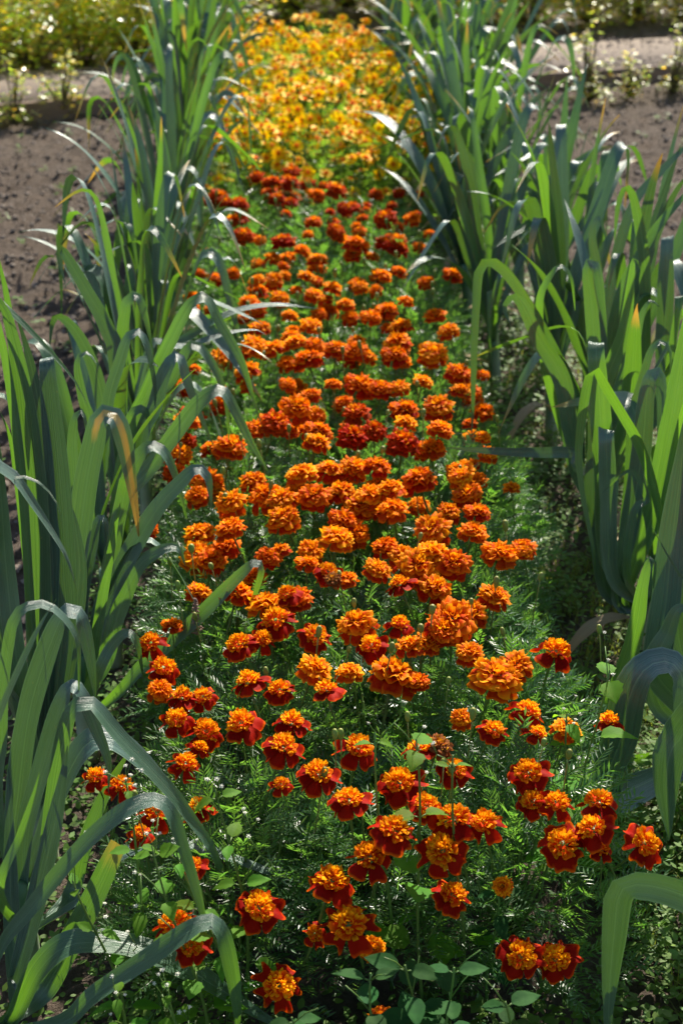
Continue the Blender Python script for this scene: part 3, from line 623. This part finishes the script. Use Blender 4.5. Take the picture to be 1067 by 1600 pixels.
# marigold plants stand in three lines
cols_x = (-.06, .15, .35); plants = []; yy = 1.53; k = 0
while yy < 4.75:
    for ci, cx in enumerate(cols_x):
        r = random.Random(4000 + k); X = cx + r.uniform(-.025, .025); Y = yy + r.uniform(-.03, .03) + (.05 if ci == 1 else 0)
        front = False
        if yy < 2.1 and ci == 2: X -= .04
        plants.append(dict(X=X, Y=Y, ci=ci, row=(k // 3), fl=[], s=(.72 if front else 1.0) * r.uniform(.94, 1.06))); k += 1
    yy += .25
for s in FL:
    x, y_, kd, sz = s.split(); x, y_, sz = float(x), float(y_), float(sz)
    r = random.Random(int(x * 7 + y_)); z = .335 + r.uniform(-.012, .02)
    if y_ < 700: z += .01
    p = PZ(x, y_, z)
    if p.y < 1.37: p = PY(x, y_, (1.32 if y_ > 1440 else 1.36) + r.uniform(-.02, .02))
    elif p.x < -.08 or p.x > .45: z -= .05; p = PZ(x, y_, z)
    b = min(plants, key=lambda q: (q['X'] - p.x) ** 2 + (q['Y'] - p.y) ** 2); b['fl'].append((p, kd, sz * (r.uniform(.9, 1.05) if kd == 'A' else r.uniform(.86, 1.1) if 420 < y_ < 1000 else 1.12 if y_ <= 420 else 1.0)))
SIDE = ('left edge', 'middle', 'right edge'); NUM = ['no', 'one', 'two', 'three', 'four', 'five', 'six', 'seven', 'eight', 'nine', 'ten', 'eleven', 'twelve']
KW = {'A': 'maroon blooms crested orange', 'B': 'ruffled bright orange blooms', 'C': 'ruffled red-orange blooms', 'D': 'deep red blooms', 'E': 'withered blooms'}
KW1 = {'A': 'maroon bloom with an orange crest', 'B': 'ruffled bright orange bloom', 'C': 'ruffled red-orange bloom', 'D': 'deep red bloom', 'E': 'withered bloom'}
for i, pl in enumerate(plants):
    r = random.Random(6000 + i); e = empty('marigold', (pl['X'], pl['Y'], 0))
    ks = [f[1] for f in pl['fl']]; n = len(ks)
    low = 5 if pl['row'] > 2 else 0; cnt = NUM[n + low] if n + low <= 12 else 'many'
    if n:
        top = max(set(ks), key=ks.count)
        if low or len(set(ks)) > 1: d = 'marigold with %s blooms, mostly %s' % (cnt, KW[top].replace(' blooms', ''))
        else: d = 'marigold bearing %s %s' % (cnt, KW[top] if n > 1 else KW1[top])
    else: d = 'feathery marigold with few low blooms' if low else 'feathery marigold with no open bloom'
    d += ', ' + ('front of the bed' if pl['row'] == 0 else ORD[pl['row']] + ' from the front') + ', ' + SIDE[pl['ci']]
    tag(e, d, 'marigold', 'marigolds in orange and red')
    fo, br = FOL[i % 5]; rz = r.uniform(0, 6.28)
    link('foliage', fo, e, rot=(0, 0, rz), sc=pl['s']); link('stem', br, e, rot=(0, 0, rz), sc=pl['s'])
    for (p, kd, sz) in pl['fl']:
        v = r.choice(BL[kd]); near = max(0, min(1, (p.y - 1.2) / 1.2))
        tx = R(r.uniform(-20, 22) + (12 + 110 * max(0, .33 - p.z) if p.y < 1.4 else 0)); ty = R(r.uniform(-22, 22))
        f = link('flower', v[0], e, loc=p - Vector((pl['X'], pl['Y'], 0)), rot=(tx, ty, 0), sc=(sz * r.uniform(.93, 1.07), sz * r.uniform(.93, 1.07), sz * r.uniform(.85, 1.05)))
        c_ = link('flower_centre', v[1], f, rot=(0, 0, r.uniform(0, 6.28))); link('calyx', v[2], f); link('stalk', v[3], f)
    if pl['row'] > 2:      # younger blooms sitting lower in the leaves
        for q in range(5):
            a = r.uniform(0, 6.28); rr = .17 * math.sqrt(r.random()); v = r.choice(BL['D' if pl['row'] > 10 else r.choice('BCC')])
            f = link('flower', v[0], e, loc=(rr * math.cos(a), rr * math.sin(a), r.uniform(.28, .325)), rot=(r.uniform(-.4, .4), r.uniform(-.4, .4), 0), sc=r.uniform(.55, 1.0))
            link('flower_centre', v[1], f); link('calyx', v[2], f); link('stalk', v[3], f)
    for q in range(r.choice((2, 3, 4, 5))):
        a = r.uniform(0, 6.28); rr = .15 * math.sqrt(r.random())
        link('bud', BUDS[q % 3], e, loc=(rr * math.cos(a), rr * math.sin(a), (.335 + r.uniform(-.01, .045)) * pl['s']), rot=(r.uniform(-.2, .2), r.uniform(-.2, .2), r.uniform(0, 6)), sc=r.uniform(.62, .9))

# ------------------------------------------------------------------ yellow signet marigolds beyond
def small_bloom(seed):
    r = random.Random(seed); mb = MB(); n = r.choice((5, 5, 6)); Y1, Y2 = (1.0, .70, .004), (1.0, .53, .003)
    for k in range(n): petal(mb, r, 2 * math.pi * k / n, .002, 0, r.uniform(.011, .013), .013, r.uniform(0, 25), r.uniform(-20, 10), Y2, Y1, Y1, .08, 3, 3)
    for k in range(12):
        a = k * 2.4; q = .0035 * math.sqrt(k / 12); mb.tube([(q * math.cos(a), q * math.sin(a), 0), (q * 1.3 * math.cos(a), q * 1.3 * math.sin(a), .005)], .0009, (.9, .32, .008), 4)
    mb.tube([(0, 0, .001), (0, 0, -.010), (.002, 0, -.06)], [.0025, .0018, .0008], (.10, .2, .03), 5); return mb.mesh('small_bloom', M['yellow'])
SB = [small_bloom(s) for s in range(5)]
i = 0; yy = 4.95; row = 0
while yy < 7.0:
    f = (yy - 4.95) / 2.1
    for ci, cx in enumerate((-.03, .20, .45)):
        r = random.Random(7000 + i); X = cx - .03 * f + r.uniform(-.04, .04); Y = yy + r.uniform(-.05, .05); s = (1.02 + .14 * f) * r.uniform(.93, 1.07)
        e = empty('signet_marigold', (X, Y, 0))
        tag(e, 'bushy marigold with small yellow blooms, %s behind the red ones, %s' % (ORD[row] + ' rank', SIDE[ci]), 'yellow marigold', 'yellow marigolds at the far end of the bed')
        fo, br = SIG[i % 4]; rz = r.uniform(0, 6.28)
        link('foliage', fo, e, rot=(0, 0, rz), sc=s); link('stem', br, e, rot=(0, 0, rz), sc=s)
        for q in range(58):
            a = r.uniform(0, 6.28); rr = .24 * math.sqrt(r.random()); z = .425 * math.sqrt(max(.04, 1 - (rr / .27) ** 2)) + r.uniform(-.01, .055)
            link('flower', SB[q % 5], e, loc=(rr * math.cos(a) * s, rr * math.sin(a) * s, z * s), rot=(r.uniform(-.1, 1.0), r.uniform(-.5, .5), 0), sc=r.uniform(1.4, 1.9))
        i += 1
    yy += .30; row += 1

# ------------------------------------------------------------------ weeds among the crop
def ovate(L, W, r, cup=.25, serr=.06, droop=.3, nv=8, nu=6):
    mb = MB(); rows = []; cols = []
    for i in range(nv + 1):
        v = i / nv; wd = W * .5 * (math.sin(math.pi * v ** .72) ** .85 + .02); row = []
        for j in range(nu + 1):
            c = -1 + 2 * j / nu; sr = 1 + (serr if i % 2 else -serr) * abs(c) ** 4
            vein = .035 * W * (abs(math.sin((v * 4 + abs(c) * .8) * math.pi)) - .5)
            row.append((L * v * (1 - .05 * c * c), c * wd * sr, abs(c) * wd * cup + vein - droop * L * v * v))
        rows.append(row); cols.append([(1, 1, 1)] * (nu + 1))
    mb.grid(rows, cols); return mb
rr_ = random.Random(3)
WL = {'weed': [ovate(.045, .026, rr_, .25, .08, d).mesh('weed_leaf', M['weed']) for d in (.1, .35, .6)],
      'heart': [ovate(.05, .040, rr_, .2, .08, d).mesh('heart_leaf', M['weed']) for d in (.2, .5)],
      'broad': [ovate(.075, .042, rr_, .18, .02, d).mesh('broad_leaf', M['broad']) for d in (.1, .3, .5)]}
def head_mesh():
    mb = MB(); mb.tube([(0, 0, -.004), (0, 0, 0), (0, 0, .003)], [.001, .0026, .002], (1, 1, 1), 7)
    for k in range(5):
        a = k * 1.257; mb.poly([(math.cos(a - .35) * .0025, math.sin(a - .35) * .0025, .001), (math.cos(a - .3) * .005, math.sin(a - .3) * .005, .002), (math.cos(a + .3) * .005, math.sin(a + .3) * .005, .002), (math.cos(a + .35) * .0025, math.sin(a + .35) * .0025, .001)], (1, 1, 1))
    return mb.mesh('flower_head', M['floret'])
HEAD = head_mesh()
def weed(name, top, base, label, kind='weed', nodes=5, heads=5, seed=0, ls=1.0, side=2, group='weeds growing among the crop'):
    r = random.Random(seed); top = Vector(top); base = Vector(base); e = empty(name, base); tag(e, label, 'weed', group)
    T = top - base; mb = MB()
    def at(t): return T * t + Vector((math.sin(t * 5 + seed) * .008, math.cos(t * 4 + seed) * .008, 0)) + Vector((-T.x * .25 * math.sin(t * 3.1), 0, 0))
    mb.tube([at(k / 10) for k in range(11)], [.0026 - .0014 * k / 10 for k in range(11)], (1, 1, .8), 6)
    hp = []
    for k in range(nodes):
        t = .28 + .68 * k / max(1, nodes - 1); q = at(t); a0 = k * 1.57 + r.uniform(-.3, .3)
        for s in (0, 1):
            a = a0 + s * math.pi + r.uniform(-.2, .2); sc = ls * (1.15 - .6 * t) * r.uniform(.8, 1.15)
            d = Vector((math.cos(a), math.sin(a), .5)) * .012 * sc; mb.tube([q, q + d], .0009, (1, 1, .8), 5)
            link('leaf', r.choice(WL[kind]), e, loc=q + d, rot=(r.uniform(-.3, .3), r.uniform(-.5, .15), a), sc=sc)
        if k >= nodes - side:
            a = r.uniform(0, 6.28); q2 = q + Vector((math.cos(a) * .03, math.sin(a) * .03, .035)); mb.tube([q, (q + q2) / 2 + Vector((0, 0, .004)), q2], .0008, (1, 1, .8), 5); hp.append(q2)
    hp.append(at(1))
    for k in range(heads):
        q = r.choice(hp); q2 = q + Vector((r.gauss(0, .011), r.gauss(0, .011), r.uniform(.008, .028))); mb.tube([q, q2], .0005, (1, 1, .8), 4)
        link('flower_head', HEAD, e, loc=q2, rot=(r.uniform(-.4, .6), r.uniform(-.4, .4), 0), sc=r.uniform(.4, .65))
    link('stem', mb.mesh('weed_stem', M['stalk']), e)
def W(x, y, Y, bx=None, **k):
    t = PY(x, y, Y); b = (t.x + (bx or 0), Y + .02, 0); return t, b
for (x, y, Y, bx, lb, kw) in [
    (945, 1050, 1.55, -.02, 'tall galinsoga with tiny white flowers in front of the big folded leek leaf', dict(kind='heart', nodes=4, heads=6, ls=1.23)),
    (890, 1115, 1.55, .02, 'galinsoga rising just left of the tallest one near the right leeks', dict(nodes=4, heads=5, ls=1.06)),
    (640, 1160, 1.38, .03, 'galinsoga with pale green leaves over the middle blooms', dict(kind='heart', nodes=4, heads=2, ls=1.06)),
    (590, 1145, 1.42, .02, 'thin galinsoga beside the pale leaves at mid bed', dict(nodes=3, heads=3, ls=0.78)),
    (712, 1180, 1.38, .02, 'short galinsoga under the crested blooms at mid bed', dict(nodes=3, heads=2, ls=0.90)),
    (185, 1225, 1.38, .03, 'galinsoga with clustered flower heads hiding the blooms beside the left leeks', dict(nodes=4, heads=9, ls=0.81, side=3)),
    (345, 1225, 1.36, .02, 'galinsoga standing right of the bent leek leaf tip, lit yellow-green', dict(nodes=5, heads=7, ls=0.91, side=3)),
    (245, 1320, 1.30, .04, 'galinsoga with glowing heart-shaped leaves behind the arched leek leaf', dict(kind='heart', nodes=5, heads=7, ls=0.86, side=3)),
    (125, 1370, 1.32, .03, 'galinsoga close against the cut leek leaf in the lower left', dict(nodes=4, heads=6, ls=0.81, side=3)),
    (285, 1330, 1.34, .05, 'leggy galinsoga whose stems cross in the lower left', dict(nodes=4, heads=6, ls=0.81, side=3)),
    (270, 1540, 1.22, .02, 'low galinsoga under the two arching leek leaves at the bottom', dict(nodes=4, heads=9, ls=0.91, side=3)),
    (170, 1555, 1.22, .02, 'galinsoga in the shade at the bottom left', dict(nodes=4, heads=4, ls=0.73)),
    (1050, 1230, 1.7, .02, 'sprawling weed in front of the hanging leek leaf tip', dict(nodes=4, heads=6, ls=0.56)),
]:
    kw = dict(kw); t, b = W(x, y, Y, bx); weed('galinsoga', t, b, lb, seed=int(x + y), **kw)
for (x, y, Y, lb, ls) in [(640, 1500, 1.24, 'broad-leaved weed in the shade at the bottom, right of the front blooms', 1.0), (585, 1520, 1.20, 'broad-leaved weed below the small front bloom', .9),
                          (770, 1395, 1.38, 'broad-leaved weed with small pale leaves above the lower right blooms', .62), (700, 1520, 1.22, 'broad-leaved weed between the two lowest groups of blooms', .9), (450, 1590, 1.15, 'broad-leaved weed under the lowest bloom', .9),
                          (790, 1560, 1.18, 'broad-leaved weed below the twin blooms at the lower right', .8)]:
    t, b = W(x, y, Y, .01); weed('broad_leaved_weed', t, b, lb, kind='broad', nodes=5, heads=0, seed=int(x), ls=ls)
# pink seed spike weed
t = PY(306, 948, 1.98); e = empty('seeding_weed', (t.x, t.y, 0)); tag(e, 'thin weed with a brownish pink seed spike beside the left blooms', 'weed', 'weeds growing among the crop')
mb = MB(); mb.tube([(0, 0, 0), (.01, 0, t.z * .5), (0, 0, t.z)], [.002, .0016, .001], (1, .8, .6), 6); link('stem', mb.mesh('spike_stem', M['stalk']), e)
mb = MB(); r = random.Random(5)
for k in range(220):
    v = r.random(); a = r.uniform(0, 6.28); q = Vector((math.cos(a), math.sin(a), 0)) * (.013 * (1 - v * .8)) * r.random() + Vector((0, 0, t.z - .05 + v * .065)); s = r.uniform(.001, .0022)
    mb.poly([q + ico[j] * s for j in range(12)], (1, 1, 1), icf)
link('seed_spike', mb.mesh('seed_spike', M['seedhead']), e)

# low ground cover and grass
mb = MB(); r = random.Random(9)
def sprig(x, y, n, rad, hh, ll):
    for k in range(n):
        a = r.uniform(0, 6.28); q = rad * math.sqrt(r.random()); px, py = x + q * math.cos(a), y + q * math.sin(a)
        p = Vector((px, py, ground_z(px, py) + hh * r.random())); az = r.uniform(0, 6.28); d = Vector((math.cos(az), math.sin(az), r.uniform(-.3, .6))).normalized(); s = Vector((-math.sin(az), math.cos(az), r.uniform(-.4, .4))); l = ll * r.uniform(.6, 1.4)
        g = r.uniform(.7, 1.35); mb.poly([p, p + d * l * .35 + s * l * .27, p + d * l * .75 + s * l * .2, p + d * l, p + d * l * .75 - s * l * .2, p + d * l * .35 - s * l * .27], (g * r.uniform(.9, 1.2), g, g * .9))
for k in range(620):
    x = r.uniform(.46, .98) if r.random() < .75 else r.uniform(.7, 1.5); y_ = r.uniform(1.0, 3.2); sprig(x, y_, 34, .06, .07, .013)
for k in range(420): sprig(r.uniform(.5, .85), r.uniform(2.9, 5.5), 22, .07, .09, .016)
for k in range(260): sprig(r.uniform(-.45, -.12), r.uniform(1.1, 3.2), 26, .07, .05, .014)
for k in range(170): sprig(r.uniform(.52, .85), r.uniform(1.15, 1.9), 26, .05, .10, .013)
for k in range(120): sprig(r.uniform(-.2, .5), r.uniform(.95, 1.4), 30, .07, .06, .016)
for k in range(36): sprig(r.choice((r.uniform(-1.8, -.6), r.uniform(1.1, 2.8))), r.uniform(2.4, 7.0), 12, .04, .02, .018)
for k in range(150):
    x_, y2 = (r.uniform(-2.0, -.6), r.uniform(2.6, 7.0)) if k % 2 else (r.uniform(1.1, 3.0), r.uniform(3.2, 7.6)); sprig(x_, y2, 7, .025, .025, .02)
tag(link('ground_cover', mb.mesh('ground_cover', M['cover'], False)), 'low small-leaved weeds covering the soil between marigolds and leeks', 'ground cover', kind='stuff')
mb = MB()
for k in range(2600):
    x, y_ = r.uniform(.52, 1.2), r.uniform(1.0, 2.6) if r.random() < .8 else r.uniform(2.4, 4); z = ground_z(x, y_)
    for q in range(3):
        a = r.uniform(0, 6.28); L = r.uniform(.03, .10); d = Vector((math.cos(a), math.sin(a), 0)); s = Vector((-math.sin(a), math.cos(a), 0)) * .0012; p = Vector((x, y_, z)); ln = r.uniform(.2, 1.1)
        g = r.uniform(.6, 1.3); mb.grid([[p + d * (L * t * t * ln) + Vector((0, 0, L * t * (1 - .4 * t * ln))) - s * (1 - t * .9), p + d * (L * t * t * ln) + Vector((0, 0, L * t * (1 - .4 * t * ln))) + s * (1 - t * .9)] for t in (0, .4, .75, 1)], [[(g, g * .95, g * .7)] * 2] * 4)
tag(link('grass', mb.mesh('grass', M['grass'])), 'thin yellow-green grass at the foot of the right leeks', 'grass', kind='stuff')

# ------------------------------------------------------------------ leafy bushes beyond the path
def bush_mesh(seed, n, RX, H, ll, flat=1):
    r = random.Random(seed); mb = MB(); st = MB(); cl = []
    for k in range(26):
        a = r.uniform(0, 6.28); q = RX * math.sqrt(r.random()); z = H * r.uniform(.15, 1) * math.sqrt(max(.05, 1 - (q / RX) ** 2 * .8)); c = Vector((q * math.cos(a), q * math.sin(a), z)); cl.append((c, r.uniform(.55, 1.4)))
        st.tube([(c.x * .1, c.y * .1, 0), (c.x * .5, c.y * .5, z * .6), tuple(c)], [.008, .005, .003], (1, 1, 1), 5)
    for k in range(n):
        c, g0 = r.choice(cl); p = c + Vector((r.gauss(0, .11), r.gauss(0, .11), r.gauss(0, .10))) * (RX / .4)
        if p.z < .02: p.z = r.uniform(.02, .1)
        az = r.uniform(0, 6.28); d = Vector((math.cos(az), math.sin(az), r.uniform(-.5, .3))).normalized(); s = Vector((-math.sin(az), math.cos(az), r.uniform(-.35, .35))); l = ll * r.uniform(.6, 1.35)
        g = g0 * r.uniform(.75, 1.25); col = (g * (r.uniform(.8, 1.4) if r.random() < .7 else r.uniform(1.8, 2.4)), g, g * .8); nn = s.cross(d) * (l * .08)
        mb.poly([p, p + d * l * .4 + s * l * .33 + nn, p + d * l, p + d * l * .4 - s * l * .33 + nn, p + d * l * .45], col, [(0, 4, 1), (1, 4, 2), (0, 3, 4), (3, 2, 4)])
    return mb.mesh('bush_leaves', M['bush'], False), st.mesh('bush_stems', M['bark'])
BU = [bush_mesh(s, 1700, .52, .9, .062) for s in range(4)]; SM = [bush_mesh(40 + s, 190, .10, .42, .04) for s in range(2)]
def bush(x, y, Yo, s, lb, small=False, k=0):
    q = PZ(x, y, 0); e = empty('leafy_bush' if not small else 'young_bean_plant', (q.x, q.y + Yo, 0)); tag(e, lb, 'bush' if not small else 'bean plant', 'leafy bushes beyond the path' if not small else 'young plants at the path edge')
    l, t = (SM if small else BU)[k % (2 if small else 4)]; link('foliage', l, e, rot=(0, 0, k * 1.3), sc=s); link('stem', t, e, rot=(0, 0, k * 1.3), sc=s)
BS = [(-60, 128, 0, 1.0, 'yellow-green bush in the far left corner, cut by the picture edge'), (30, 120, 0, .95, 'yellow-green bush behind the left end of the path'), (120, 118, .05, .9, 'bush speckled with bright leaves above the middle of the left path'),
      (205, 112, 0, 1.0, 'bush just left of the far leeks, beyond the path'), (285, 106, .1, 1.0, 'bush seen between the upright far leeks'), (-20, 88, .9, 1.1, 'taller bush in a second line behind the left corner'), (80, 84, .9, 1.15, 'second-line bush above the left path, near the corner'),
      (180, 80, 1.0, 1.15, 'second-line bush above the left path, next to the leeks'), (270, 76, 1.0, 1.1, 'second-line bush behind the tops of the left leeks'), (370, 74, .9, 1.1, 'bush behind the left end of the yellow marigolds'), (460, 70, 1.0, 1.0, 'bush in shade directly behind the yellow marigolds'),
      (560, 66, 1.2, 1.0, 'bush behind the right end of the yellow marigolds'), (660, 62, 1.0, 1.1, 'dark bush behind the tops of the far right leeks'), (760, 58, .7, 1.0, 'bush rising behind the right leeks'), (850, 56, .3, .95, 'bush on the far side of the path beside the right leeks'),
      (935, 48, .1, .95, 'pale speckled bush beyond the right path'), (1010, 44, .1, 1.0, 'bush beyond the path near the right corner'), (1090, 40, .1, 1.0, 'bush in the far right corner, cut by the picture edge'), (900, 20, 1.3, 1.3, 'tall shaded bush at the top right, left of the corner'), (1010, 16, 1.3, 1.3, 'tall shaded bush at the top right corner')]
for k, (x, y_, Yo, s, lb) in enumerate(BS): bush(x, y_, Yo + .3, s if Yo > .5 else s * .78, lb, False, k)
for k, (x, y_, s, lb) in enumerate([(25, 195, .75, 'young bean plant on the board at the left edge'), (100, 180, .95, 'young bean plant standing before the left path'), (918, 158, 1.0, 'young bean plant in front of the right board'), (985, 152, .75, 'small bean plant in front of the right board, middle of three'), (1050, 145, .8, 'small bean plant at the right edge before the board')]): bush(x, y_, 0, s, lb, True, k)
